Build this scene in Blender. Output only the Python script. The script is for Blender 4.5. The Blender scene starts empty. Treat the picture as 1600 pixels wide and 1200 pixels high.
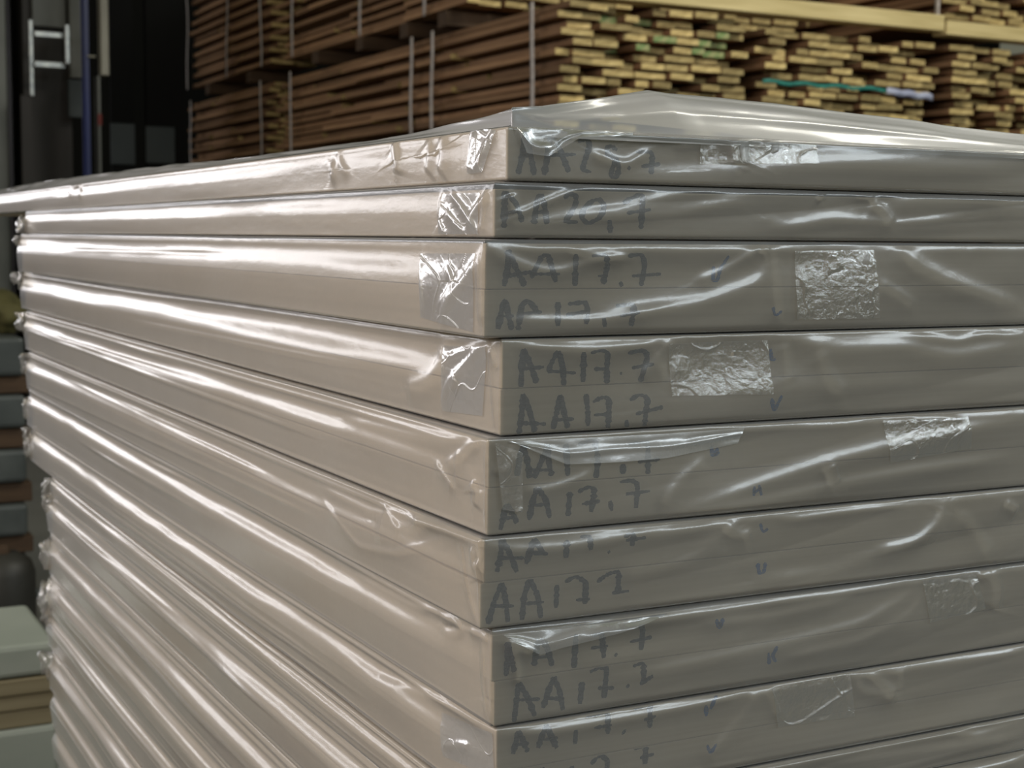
import bpy, bmesh, math, random
import numpy as np
from mathutils import Matrix, Vector

# ------------------------------------------------------------------ camera
F = 2326.0
aC = np.array([-1217., 240., -F]); aC /= np.linalg.norm(aC)          # world +Y (left face recedes)
bC = np.array([4483., 187., -F]); bC -= aC * (aC @ bC); bC /= np.linalg.norm(bC)   # world +X
zC = np.cross(bC, aC)
MW = np.array([bC, aC, zC])                                           # camera -> world
PX0, ZC = 0.6 / F, 0.6
corner_cam = np.array([(775 - 800) * PX0, (600 - 371) * PX0, -ZC])
CAM = np.array([0., 0., 1.0]) - MW @ corner_cam
cd = bpy.data.cameras.new('camera'); cam = bpy.data.objects.new('camera', cd)
bpy.context.scene.collection.objects.link(cam)
cam.matrix_world = Matrix([[*MW[0], CAM[0]], [*MW[1], CAM[1]], [*MW[2], CAM[2]], [0, 0, 0, 1]])
cd.sensor_width = 36; cd.lens = F / 1600 * 36; cd.clip_start = 0.02; cd.clip_end = 100
cd.dof.use_dof = True; cd.dof.focus_distance = 0.64; cd.dof.aperture_fstop = 24
S = bpy.context.scene
S.camera = cam
S.view_settings.view_transform = 'Standard'; S.view_settings.look = 'None'
S.view_settings.exposure = 0.0; S.view_settings.gamma = 1.0; S.view_settings.use_curve_mapping = False
S.cycles.use_denoising = True
S.cycles.transparent_max_bounces = 16
S.cycles.max_bounces = 6
S.cycles.sample_clamp_indirect = 4

# ------------------------------------------------------------------ light
w = bpy.data.worlds.new('hall_air'); S.world = w; w.use_nodes = True
w.node_tree.nodes['Background'].inputs[0].default_value = (0.92, 0.92, 0.68, 1)
w.node_tree.nodes['Background'].inputs[1].default_value = 0.135

def area(name, loc, aim, sx, sy, power, col):
    l = bpy.data.lights.new(name, 'AREA'); l.shape = 'RECTANGLE'; l.size = sx; l.size_y = sy
    l.energy = power; l.color = col
    o = bpy.data.objects.new(name, l); S.collection.objects.link(o); o.location = loc
    o.rotation_euler = (Vector(aim) - Vector(loc)).to_track_quat('-Z', 'Y').to_euler()
    return o
area('window_daylight', (-4.2, 9.0, 1.95), (0, .5, 1), 7.0, .72, 72, (1, .975, 1))
area('side_fill', (-3.2, -0.2, 2.6), (0, .45, .85), 3.0, 2.0, 100, (1, .93, .92))  # added fill, only brightens the left faces of the stack
area('ceiling_lamp_behind', (3.6, -4.9, 3.7), (0.2, 0, 1), 5.0, 1.1, 140, (.84, .94, 1))
area('timber_fill', (3.4, 1.0, 4.0), (3.0, 5, 1.2), 2.5, 0.6, 90, (1, .97, .86))  # unseen light added to brighten the timber ends
area('left_background_fill', (-3.0, 2.5, 4.6), (0.5, 7, 1.0), 2.5, 0.5, 20, (1, .84, .62))  # unseen warm light added for the timber sides and left background

# ------------------------------------------------------------------ projections
def ray(px, py):
    d = MW @ np.array([(px - 800.) / F, (600. - py) / F, -1.]); return d
def at(px, py, Z): return CAM + ray(px, py) * Z
def on_y(px, py, y0):
    d = ray(px, py); k = (y0 - CAM[1]) / d[1]; p = CAM + d * k; return p
def on_x(px, py, x0):
    d = ray(px, py); k = (x0 - CAM[0]) / d[0]; p = CAM + d * k; return p
def zpx(y): return on_y(778, y, 0.0)[2]

# ------------------------------------------------------------------ helpers
rng = np.random.default_rng(7); random.seed(7)
COL = S.collection
def tag(o, label=None, cat=None, group=None, kind=None):
    if label: o['label'] = label
    if cat: o['category'] = cat
    if group: o['group'] = group
    if kind: o['kind'] = kind
    return o
def empty(name, loc, label, cat, group=None):
    o = bpy.data.objects.new(name, None); COL.objects.link(o); o.location = loc; o.empty_display_size = .05
    return tag(o, label, cat, group)
def link(name, me, parent=None):
    o = bpy.data.objects.new(name, me); COL.objects.link(o)
    if parent is not None:
        o.parent = parent
        p = parent; off = Vector((0, 0, 0))
        while p is not None: off += p.location; p = p.parent
        o.location = -off           # vertices are given in world coordinates
    return o
def mesh_np(name, verts, quads, mats, smooth=True, midx=None):
    me = bpy.data.meshes.new(name)
    verts = np.ascontiguousarray(verts, dtype=np.float32); quads = np.ascontiguousarray(quads, dtype=np.int32)
    n, k = quads.shape
    me.vertices.add(len(verts)); me.vertices.foreach_set('co', verts.ravel())
    me.loops.add(n * k); me.loops.foreach_set('vertex_index', quads.ravel())
    me.polygons.add(n); me.polygons.foreach_set('loop_start', np.arange(n, dtype=np.int32) * k)
    me.polygons.foreach_set('loop_total', np.full(n, k, dtype=np.int32))
    me.polygons.foreach_set('use_smooth', np.full(n, smooth, dtype=bool))
    for m in (mats if isinstance(mats, (list, tuple)) else [mats]): me.materials.append(m)
    if midx is not None: me.polygons.foreach_set('material_index', np.asarray(midx, dtype=np.int32))
    me.update(calc_edges=True); me.validate()
    return me
def grid_quads(nr, nc):
    i = np.arange(nr - 1)[:, None] * nc + np.arange(nc - 1)[None, :]
    i = i.ravel()
    return np.stack([i, i + 1, i + nc + 1, i + nc], 1)
def box_bm(bm, lo, hi, bev=0.0, ends_axis=None, jit=0.0):
    g = bmesh.ops.create_cube(bm, size=1.0)
    vs = g['verts']
    for v in vs:
        for a in range(3):
            v.co[a] = (lo[a] + hi[a]) / 2 + v.co[a] * (hi[a] - lo[a])
        if jit: v.co += Vector([random.uniform(-jit, jit) for _ in range(3)])
    fs = list({f for v in vs for f in v.link_faces})
    if bev > 0:
        es = list({e for v in vs for e in v.link_edges})
        r = bmesh.ops.bevel(bm, geom=es, offset=bev, segments=2, affect='EDGES', profile=0.5)
        fs = list({f for v in r['verts'] for f in v.link_faces})
    if ends_axis is not None:
        for f in bm.faces:
            if abs(f.normal[ends_axis]) > .9: f.material_index = 1
    return fs
def box_mesh(name, lo, hi, mats, bev=0.0, ends_axis=None, jit=0.0):
    bm = bmesh.new(); box_bm(bm, lo, hi, bev, None, jit); bm.normal_update()
    if ends_axis is not None:
        for f in bm.faces:
            if abs(f.normal[ends_axis]) > .9: f.material_index = 1
    me = bpy.data.meshes.new(name); bm.to_mesh(me); bm.free()
    for m in (mats if isinstance(mats, (list, tuple)) else [mats]): me.materials.append(m)
    return me
def box(name, lo, hi, mats, parent=None, bev=0.0, ends_axis=None, jit=0.0):
    return link(name, box_mesh(name, lo, hi, mats, bev, ends_axis, jit), parent)

def _h(ix, iy, seed):
    n = (ix * 374761393 + iy * 668265263 + seed * 974634777) & 0x7fffffff
    n = ((n ^ (n >> 13)) * 1274126177) & 0x7fffffff
    return ((n ^ (n >> 16)) & 0xffff) / 65535.0 * 2 - 1
def vn(x, y, seed=0):
    x = np.asarray(x, float); y = np.asarray(y, float) + 0 * x; x = x + 0 * y
    ix = np.floor(x).astype(np.int64); iy = np.floor(y).astype(np.int64)
    fx = x - ix; fy = y - iy
    fx = fx * fx * fx * (fx * (fx * 6 - 15) + 10); fy = fy * fy * fy * (fy * (fy * 6 - 15) + 10)
    a = _h(ix, iy, seed); b = _h(ix + 1, iy, seed); c = _h(ix, iy + 1, seed); d = _h(ix + 1, iy + 1, seed)
    return (a * (1 - fx) + b * fx) * (1 - fy) + (c * (1 - fx) + d * fx) * fy
def sst(a, b, x):
    t = np.clip((x - a) / (b - a), 0, 1); return t * t * (3 - 2 * t)

# ------------------------------------------------------------------ materials
def mat(name):
    m = bpy.data.materials.new(name); m.use_nodes = True
    nt = m.node_tree; nt.nodes.clear()
    out = nt.nodes.new('ShaderNodeOutputMaterial')
    return m, nt, out
def N(nt, t, **kw):
    n = nt.nodes.new(t)
    for k, v in kw.items():
        if k.startswith('i_'):
            key = k[2:].replace('_', ' '); n.inputs[key].default_value = v
        else: setattr(n, k, v)
    return n
def coords(nt, scale, obj=True):
    tc = N(nt, 'ShaderNodeTexCoord'); mp = N(nt, 'ShaderNodeMapping'); mp.inputs['Scale'].default_value = scale
    nt.links.new(tc.outputs['Object' if obj else 'Generated'], mp.inputs['Vector']); return mp
def surf(name, c1, c2, scale=(5, 5, 5), rough=.6, bump=.1, detail=5, spec=.4, metallic=0, rnd=0.0, bdist=.002, pos=(.3, .7)):
    m, nt, out = mat(name)
    b = N(nt, 'ShaderNodeBsdfPrincipled'); b.inputs['Roughness'].default_value = rough
    b.inputs['Metallic'].default_value = metallic; b.inputs['Specular IOR Level'].default_value = spec
    mp = coords(nt, scale); no = N(nt, 'ShaderNodeTexNoise', i_Scale=1.0, i_Detail=detail)
    nt.links.new(mp.outputs[0], no.inputs['Vector'])
    cr = N(nt, 'ShaderNodeValToRGB'); cr.color_ramp.elements[0].position = pos[0]; cr.color_ramp.elements[1].position = pos[1]
    cr.color_ramp.elements[0].color = (*c1, 1); cr.color_ramp.elements[1].color = (*c2, 1)
    nt.links.new(no.outputs['Fac'], cr.inputs['Fac'])
    colout = cr.outputs['Color']
    if rnd > 0:
        oi = N(nt, 'ShaderNodeObjectInfo'); mr = N(nt, 'ShaderNodeMapRange'); mr.inputs['To Min'].default_value = 1 - rnd; mr.inputs['To Max'].default_value = 1 + rnd * .6
        nt.links.new(oi.outputs['Random'], mr.inputs['Value'])
        hs = N(nt, 'ShaderNodeHueSaturation'); nt.links.new(mr.outputs[0], hs.inputs['Value']); nt.links.new(colout, hs.inputs['Color']); colout = hs.outputs['Color']
    nt.links.new(colout, b.inputs['Base Color'])
    if bump:
        bp = N(nt, 'ShaderNodeBump', i_Strength=bump, i_Distance=bdist); nt.links.new(no.outputs['Fac'], bp.inputs['Height']); nt.links.new(bp.outputs[0], b.inputs['Normal'])
    nt.links.new(b.outputs[0], out.inputs[0])
    return m

M_panel = surf('pale_birch_panel', (.52, .43, .305), (.61, .51, .37), (3, 3, 260), .55, .05, 6, .3)
M_panel_edge = M_panel
M_timber_side = surf('timber_side', (.19, .105, .055), (.36, .215, .115), (40, 2.5, 60), .75, .3, 5, .2, rnd=.35)
M_timber_end = surf('timber_end', (.30, .21, .075), (.64, .50, .225), (22, 22, 60), .7, .3, 5, .3, rnd=.45)
M_timber_green = surf('green_painted_end', (.06, .22, .05), (.40, .38, .18), (40, 40, 40), .6, .2, 4, .3)
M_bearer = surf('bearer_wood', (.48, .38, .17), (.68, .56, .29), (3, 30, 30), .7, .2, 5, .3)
M_strap = surf('pale_strap', (.42, .38, .35), (.60, .55, .52), (50, 50, 50), .35, .05, 3)
M_teal = surf('teal_strap', (.02, .16, .13), (.04, .25, .20), (50, 50, 50), .4, .05, 3)
M_label = surf('pale_blue_label', (.28, .30, .42), (.45, .48, .6), (20, 20, 20), .4, .02, 3)
M_floor = surf('concrete_floor', (.10, .10, .09), (.17, .17, .155), (1.2, 1.2, 1.2), .55, .2, 8)
M_wall = surf('hall_darkness', (.006, .006, .006), (.012, .012, .011), (1, 1, 1), .8, .1, 4, .1)  # near-black colour stands in for the unlit depth of the hall
M_greymetal = surf('weathered_grey_metal', (.07, .075, .065), (.15, .155, .135), (6, 6, 2), .5, .1, 5, .4)
M_darkmetal = surf('dark_metal', (.02, .018, .015), (.04, .036, .032), (3, 3, 1), .6, .1, 5, .3)
M_blue = surf('blue_paint', (.006, .012, .07), (.01, .02, .13), (8, 8, 2), .45, .05, 4)
M_cream = surf('cream_paint', (.18, .17, .13), (.32, .31, .25), (8, 8, 3), .5, .05, 4)
M_ladder = surf('ladder_metal', (.25, .27, .27), (.42, .43, .40), (30, 30, 30), .35, .05, 4, .5, .4)
M_slate = surf('slate_door_panel', (.035, .045, .045), (.05, .06, .06), (3, 3, 3), .6, .05, 4)
M_greywrap = surf('grey_block_bundle', (.045, .052, .05), (.085, .095, .09), (8, 8, 8), .4, .2, 5)
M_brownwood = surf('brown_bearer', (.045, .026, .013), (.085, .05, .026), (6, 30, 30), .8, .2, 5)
M_bag = surf('mustard_cloth_bag', (.05, .046, .012), (.10, .09, .03), (12, 12, 12), .8, .5, 5)
M_tan = surf('tan_board', (.24, .205, .12), (.34, .30, .19), (2, 40, 60), .6, .1, 5)
M_palewrap = surf('pale_green_wrap', (.33, .38, .33), (.46, .50, .44), (3, 3, 8), .3, .1, 5)
M_rubber = surf('dark_canister', (.02, .02, .018), (.05, .048, .04), (5, 5, 5), .5, .1, 5)

def film_material(name, tint, haze, gloss_lo, rough, crinkle, cscale, cdist, gl_col=(1, 1, 1), glow=.6, fres=1.4):
    m, nt, out = mat(name)
    tr = N(nt, 'ShaderNodeBsdfTransparent'); tr.inputs[0].default_value = (*tint, 1)
    df = N(nt, 'ShaderNodeBsdfDiffuse'); df.inputs[0].default_value = (.80, .80, .79, 1)
    gl = N(nt, 'ShaderNodeBsdfGlossy'); gl.inputs['Roughness'].default_value = rough; gl.inputs[0].default_value = (*gl_col, 1)
    # fine crinkle
    mp = coords(nt, cscale); no = N(nt, 'ShaderNodeTexNoise', i_Scale=1.0, i_Detail=6.0, i_Roughness=.62)
    nt.links.new(mp.outputs[0], no.inputs['Vector'])
    bp = N(nt, 'ShaderNodeBump', i_Strength=crinkle, i_Distance=cdist); nt.links.new(no.outputs['Fac'], bp.inputs['Height'])
    gl2 = N(nt, 'ShaderNodeBsdfGlossy'); gl2.inputs['Roughness'].default_value = rough * 2.6; gl2.inputs[0].default_value = (*gl_col, 1)
    nt.links.new(bp.outputs[0], gl.inputs['Normal']); nt.links.new(bp.outputs[0], gl2.inputs['Normal']); nt.links.new(bp.outputs[0], df.inputs['Normal'])
    # haze varies a little
    no2 = N(nt, 'ShaderNodeTexNoise', i_Scale=14.0, i_Detail=4.0); tc = N(nt, 'ShaderNodeTexCoord'); nt.links.new(tc.outputs['Object'], no2.inputs['Vector'])
    mr = N(nt, 'ShaderNodeMapRange'); mr.inputs['To Min'].default_value = haze * .7; mr.inputs['To Max'].default_value = haze * 1.3
    nt.links.new(no2.outputs['Fac'], mr.inputs['Value'])
    # haze grows at grazing angles (longer way through the film)
    lw = N(nt, 'ShaderNodeLayerWeight', i_Blend=.35)
    hz = N(nt, 'ShaderNodeMath', operation='MULTIPLY_ADD'); nt.links.new(lw.outputs['Facing'], hz.inputs[0]); hz.inputs[1].default_value = haze * .9; nt.links.new(mr.outputs[0], hz.inputs[2])
    m1 = N(nt, 'ShaderNodeMixShader'); nt.links.new(hz.outputs[0], m1.inputs[0]); nt.links.new(tr.outputs[0], m1.inputs[1]); nt.links.new(df.outputs[0], m1.inputs[2])
    fr = N(nt, 'ShaderNodeFresnel', i_IOR=1.5); nt.links.new(bp.outputs[0], fr.inputs['Normal'])
    ad = N(nt, 'ShaderNodeMath', operation='MULTIPLY_ADD', use_clamp=True); nt.links.new(fr.outputs[0], ad.inputs[0]); ad.inputs[1].default_value = fres; ad.inputs[2].default_value = gloss_lo
    m2 = N(nt, 'ShaderNodeMixShader'); nt.links.new(ad.outputs[0], m2.inputs[0]); nt.links.new(m1.outputs[0], m2.inputs[1])
    mg = N(nt, 'ShaderNodeMixShader'); mg.inputs[0].default_value = glow; nt.links.new(gl.outputs[0], mg.inputs[1]); nt.links.new(gl2.outputs[0], mg.inputs[2]); nt.links.new(mg.outputs[0], m2.inputs[2])
    nt.links.new(m2.outputs[0], out.inputs[0])
    return m
M_film = film_material('clear_polythene_film', (.96, .96, .95), .18, .02, .13, .30, (330, 140, 330), .0003)
M_loose = film_material('loose_cloudy_film', (.64, .68, .65), .36, .06, .14, .2, (60, 60, 60), .0003)
M_tape = film_material('clear_packing_tape', (.93, .91, .87), .12, .04, .06, .9, (330, 330, 330), .0007, glow=.2, fres=.5)

M_tape_glare = film_material('glare_hazed_tape', (.93, .90, .86), .26, .06, .12, .3, (150, 150, 150), .0004, glow=.4, fres=.36)  # tape on left faces, whitish haze raised to put glare into its colour

def marker_material(name, col, cover):
    m, nt, out = mat(name)
    b = N(nt, 'ShaderNodeBsdfPrincipled'); b.inputs['Base Color'].default_value = (*col, 1); b.inputs['Roughness'].default_value = .6
    tr = N(nt, 'ShaderNodeBsdfTransparent'); mp = coords(nt, (260, 260, 1300)); no = N(nt, 'ShaderNodeTexNoise', i_Scale=1.0, i_Detail=4.0)
    nt.links.new(mp.outputs[0], no.inputs['Vector'])
    mr = N(nt, 'ShaderNodeMapRange'); mr.inputs['From Min'].default_value = .35; mr.inputs['From Max'].default_value = .65
    mr.inputs['To Min'].default_value = cover - .25; mr.inputs['To Max'].default_value = min(1, cover + .2)
    nt.links.new(no.outputs['Fac'], mr.inputs['Value'])
    mx = N(nt, 'ShaderNodeMixShader'); nt.links.new(mr.outputs[0], mx.inputs[0]); nt.links.new(tr.outputs[0], mx.inputs[1]); nt.links.new(b.outputs[0], mx.inputs[2])
    nt.links.new(mx.outputs[0], out.inputs[0]); return m
M_marker = marker_material('black_marker_ink', (.010, .011, .010), .93)
M_bluepen = marker_material('blue_pencil', (.008, .11, .36), .75)

# ------------------------------------------------------------------ setting
def struct(name, me): return tag(link(name, me), kind='structure')
struct('floor', box_mesh('floor', (-9, -7, -.1), (13, 17, 0), M_floor))
M_hall = None
struct('wall_back', box_mesh('wall_back', (-9, 12.6, 0), (13, 12.8, 6), M_wall))

# ------------------------------------------------------------------ the stack of wrapped packages
def crop(o, pts, s=3.2): return [(o[0] + x / s, o[1] + y / s) for x, y in pts]
C3, C5, C7 = (700, 100), (700, 475), (700, 825)
# handwriting, stroke by stroke, in photo pixels: package -> board -> strokes
W = {}
def wr(p, b, o, strokes): W[(p, b)] = [crop(o, s) for s in strokes]
wr(0, 0, C3, [[(350,550),(372,460),(388,330)],[(388,330),(415,460),(432,555)],[(355,465),(425,450)],[(480,555),(500,450),(515,350)],[(525,345),(560,430),(605,540)],[(480,455),(640,452)],
   [(650,388),(690,370),(712,400),(692,460),(670,530),(716,540)],[(846,430),(806,404),(788,440),(842,476),(858,525),(838,572),(812,560),(824,515),(850,470)],[(900,515),(912,526)],[(940,440),(1020,438),(1022,470),(1016,550)],[(968,512),(1062,500)]])
wr(1, 0, C3, [[(285,635),(280,820)],[(285,640),(345,700),(372,790)],[(280,748),(350,735)],[(430,800),(445,680),(470,645),(485,720),(495,800)],[(430,745),(495,735)],
   [(580,670),(610,645),(645,660),(640,700),(600,770),(580,790),(650,790)],[(730,680),(680,720),(665,770),(700,800),(760,770),(785,710),(760,675),(730,680)],[(808,780),(812,845)],[(875,695),(960,650),(975,650),(970,740),(965,825)],[(895,745),(1015,728)]])
wr(2, 0, C3, [[(280,1110),(300,1020),(300,930)],[(300,930),(340,1020),(385,1110)],[(290,1060),(420,1040)],[(415,1070),(470,960),(500,950),(540,1090)],[(410,1050),(560,1050)],
   [(640,950),(635,1110)],[(720,960),(790,950),(800,1000),(775,1100)],[(750,1060),(800,1060)],[(860,1090),(872,1112)],[(900,960),(970,950),(985,1000),(965,1110)],[(920,1060),(1065,1050)]])
wr(2, 1, C5, [[(250,125),(275,0),(290,-20)],[(285,-20),(320,130)],[(250,60),(330,60)],[(350,130),(370,0),(400,-20),(450,40)],[(350,50),(470,40)],[(550,-10),(550,110)],
   [(600,0),(690,-10),(700,40),(690,100)],[(590,55),(710,35)],[(780,70),(785,115)],[(840,10),(930,0),(925,60),(915,110)],[(860,60),(960,40)]])
wr(3, 0, C5, [[(365,415),(370,300),(378,225)],[(378,225),(410,300),(445,395)],[(370,325),(480,315)],[(550,235),(520,290),(500,335),(570,340)],[(555,235),(575,320),(580,410)],[(560,340),(640,345)],
   [(680,240),(675,390)],[(715,245),(770,230),(800,240),(795,320),(795,400)],[(730,325),(800,325)],[(860,345),(870,348)],[(900,245),(980,230),(1000,260),(980,330),(960,390)],[(920,320),(1030,300)]])
wr(3, 1, C5, [[(355,650),(370,540),(375,450)],[(375,450),(410,540),(435,640)],[(360,595),(490,600)],[(525,625),(545,540),(560,455)],[(560,455),(580,540),(600,620)],[(530,580),(630,575)],
   [(690,450),(700,540),(700,610)],[(725,490),(770,465),(805,470),(805,540),(800,620)],[(730,555),(810,550)],[(893,580),(895,620)],[(910,480),(960,450),(1000,470),(990,540),(980,640)],[(940,550),(1075,515)]])
wr(4, 0, C5, [[(345,860),(362,750),(380,700)],[(380,700),(400,800),(410,870)],[(430,870),(480,760),(500,700)],[(500,700),(505,800),(520,860)],[(400,830),(520,830)],[(590,700),(600,860)],
   [(650,700),(735,680),(750,780),(740,870)],[(875,800),(875,850)],[(900,700),(1000,690),(1000,850)],[(950,790),(1060,775)]])
wr(4, 1, C5, [[(262,1130),(280,1050),(295,1000)],[(295,1000),(325,1050),(345,1095)],[(265,1075),(335,1065)],[(405,1080),(430,960),(450,920)],[(450,920),(490,980),(510,1070)],[(400,1010),(510,1000)],
   [(610,940),(600,1060)],[(650,940),(710,910),(735,930),(715,1040)],[(670,1000),(760,985)],[(810,985),(820,1035)],[(860,890),(920,880),(950,900),(940,1020)],[(890,950),(1010,935)]])
wr(5, 0, C7, [[(245,220),(265,130),(270,50)],[(270,50),(310,130),(345,220)],[(250,150),(380,150)],[(390,180),(420,90),(430,55)],[(430,55),(480,130)],[(390,120),(500,130)],[(595,60),(590,150)],
   [(660,45),(710,40),(715,110)],[(802,115),(808,125)],[(880,45),(930,25),(920,90)],[(890,62),(990,48)]])
wr(5, 1, C7, [[(200,480),(230,370),(270,275)],[(270,275),(290,370),(300,470)],[(220,390),(330,390)],[(370,460),(380,340),(410,255)],[(410,255),(450,340),(465,450)],[(370,380),(480,370)],
   [(545,285),(540,400)],[(585,270),(640,240),(690,270),(685,380)],[(640,360),(710,355)],[(745,270),(800,230),(855,215),(850,330)],[(820,325),(905,315)]])
wr(6, 0, C7, [[(290,740),(300,640),(296,570)],[(300,570),(332,720)],[(430,690),(450,560)],[(460,560),(490,580),(522,690)],[(430,650),(520,640)],[(640,530),(630,700)],[(720,540),(770,525),(780,650)],
   [(715,600),(800,590)],[(835,630),(845,638)],[(900,490),(950,465),(975,500),(965,610)],[(910,570),(1020,545)]])
wr(6, 1, C7, [[(330,970),(345,850),(352,775)],[(355,775),(400,850),(435,940)],[(360,860),(460,855)],[(475,900),(500,820),(530,745)],[(530,745),(560,820),(575,910)],[(480,850),(580,855)],
   [(670,770),(660,880)],[(710,720),(750,700),(795,700),(780,850)],[(750,800),(830,800)],[(894,785),(905,795)],[(925,692),(978,672),(980,780)],[(960,780),(1025,740)]])
wr(7, 0, C7, [[(325,1130),(345,1050),(352,1015)],[(352,1015),(375,1060),(400,1120)],[(330,1085),(405,1075)],[(450,1100),(470,1040),(492,985)],[(492,985),(515,1040),(545,1100)],[(450,1060),(550,1050)],
   [(640,1010),(635,1080)],[(690,945),(800,920),(800,1030)],[(730,1000),(820,985)],[(875,1015),(885,1025)],[(930,905),(1010,880),(1010,1000)],[(980,960),(1040,940)]])
wr(7, 1, C7, [[(330,1330),(350,1280),(360,1230)],[(360,1230),(400,1320)],[(430,1300),(470,1200)],[(470,1200),(520,1290)],[(440,1260),(520,1250)],[(620,1190),(620,1270)],[(715,1180),(760,1135),(800,1160),(790,1240)],
   [(930,1105),(990,1085),(985,1180)],[(960,1150),(1030,1130)]])
T = {(2,0): [[(1115,416),(1114,441),(1122,438),(1125,419)],[(1122,425),(1139,400)]], (2,1): [[(1208,480),(1211,495),(1222,486)]],
     (3,0): [[(1204,545),(1206,566),(1212,560)]], (3,1): [[(1206,622),(1209,644),(1222,618)]],
     (4,0): [[(1111,697),(1114,715),(1122,700)],[(1116,712),(1124,706)]], (4,1): [[(1179,760),(1178,775)],[(1186,758),(1190,774)],[(1178,770),(1190,762)]],
     (5,0): [[(1188,818),(1192,833),(1200,826)]], (5,1): [[(1184,880),(1186,897),(1194,895),(1196,879)]],
     (6,0): [[(1119,968),(1125,984),(1130,966)],[(1122,972),(1128,978)]], (6,1): [[(1201,1020),(1202,1038)],[(1215,1010),(1206,1026),(1213,1034)]],
     (7,0): [[(1103,1102),(1104,1119)],[(1120,1086),(1110,1108)]], (7,1): [[(1105,1164),(1110,1178),(1120,1162)]]}

def ribbon(strokes, y0, width, name, mt, parent, zr=(-9, 9)):
    """flat ink strokes lying on the board's edge"""
    V, Q = [], []
    for s in strokes:
        p = np.array([on_y(a, b, y0)[[0, 2]] for a, b in s])
        # resample smoothly
        d = np.r_[0, np.cumsum(np.hypot(*np.diff(p, axis=0).T))]
        n = max(3, int(d[-1] / .0009)); t = np.linspace(0, d[-1], n)
        q = np.stack([np.interp(t, d, p[:, 0]), np.interp(t, d, p[:, 1])], 1)
        if n > 4:
            for _ in range(3): q[1:-1] = (q[:-2] + 2 * q[1:-1] + q[2:]) / 4
        tg = np.gradient(q, axis=0); tg /= np.linalg.norm(tg, axis=1)[:, None] + 1e-9
        nn = np.stack([-tg[:, 1], tg[:, 0]], 1)
        # marker nib: broader on the verticals
        wd = width * (.55 + .55 * np.abs(tg[:, 1])) * (1 + .18 * rng.standard_normal(n))
        wd[0] *= .6; wd[-1] *= .6
        b = len(V)
        for k in range(n):
            for sgn in (-1, 1):
                c = q[k] + nn[k] * sgn * wd[k] / 2
                V.append((c[0], y0, min(max(c[1], zr[0]), zr[1])))
        for k in range(n - 1): Q.append((b + 2 * k, b + 2 * k + 1, b + 2 * k + 3, b + 2 * k + 2))
    return link(name, mesh_np(name, np.array(V), np.array(Q), mt, False), parent)

# each package: top px, [board seams px...], bottom; corner x px per board; left end x px
PK = [
    dict(e=[197, 281], x=[791], end=-60),
    dict(e=[295, 371], x=[771], end=42),
    dict(e=[380, 452, 527], x=[757, 756], end=34),
    dict(e=[531, 608, 681], x=[786, 784], end=38),
    dict(e=[687, 761, 835], x=[765, 764], end=40),
    dict(e=[841, 908, 979], x=[759, 753], end=44),
    dict(e=[991, 1064, 1134], x=[773, 778], end=42),
    dict(e=[1139, 1206, 1270], x=[781, 781], end=46),
    dict(e=[1274, 1338], x=[772], end=74),
    dict(e=[1342, 1408, 1474], x=[778, 776], end=72),
    dict(e=[1479, 1552, 1624], x=[770, 772], end=70),
]
def xoff(px): return (px - 775) / 3454.0
zbot = zpx(1624)
pk_list = []
for p in PK:
    z = [zpx(v) for v in p['e']]
    pk_list.append(dict(z=z, x=[xoff(v) for v in p['x']], end=on_x(p['end'], 400, xoff(p['x'][0]))[1]))
zz = zbot - .0012; bottom = .150
nrest = int((zz - bottom) / .0385)
th = (zz - bottom) / nrest
rr = random.Random(3)
for k in range(nrest):
    x0 = rr.uniform(-.003, .002)
    pk_list.append(dict(z=[zz, zz - (th - .0012) / 2, zz - (th - .0012)], x=[x0, x0 + rr.uniform(-.001, .001)], end=on_x(70 + rr.uniform(-4, 4), 400, x0)[1])); zz -= th
RLEN = .95

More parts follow.
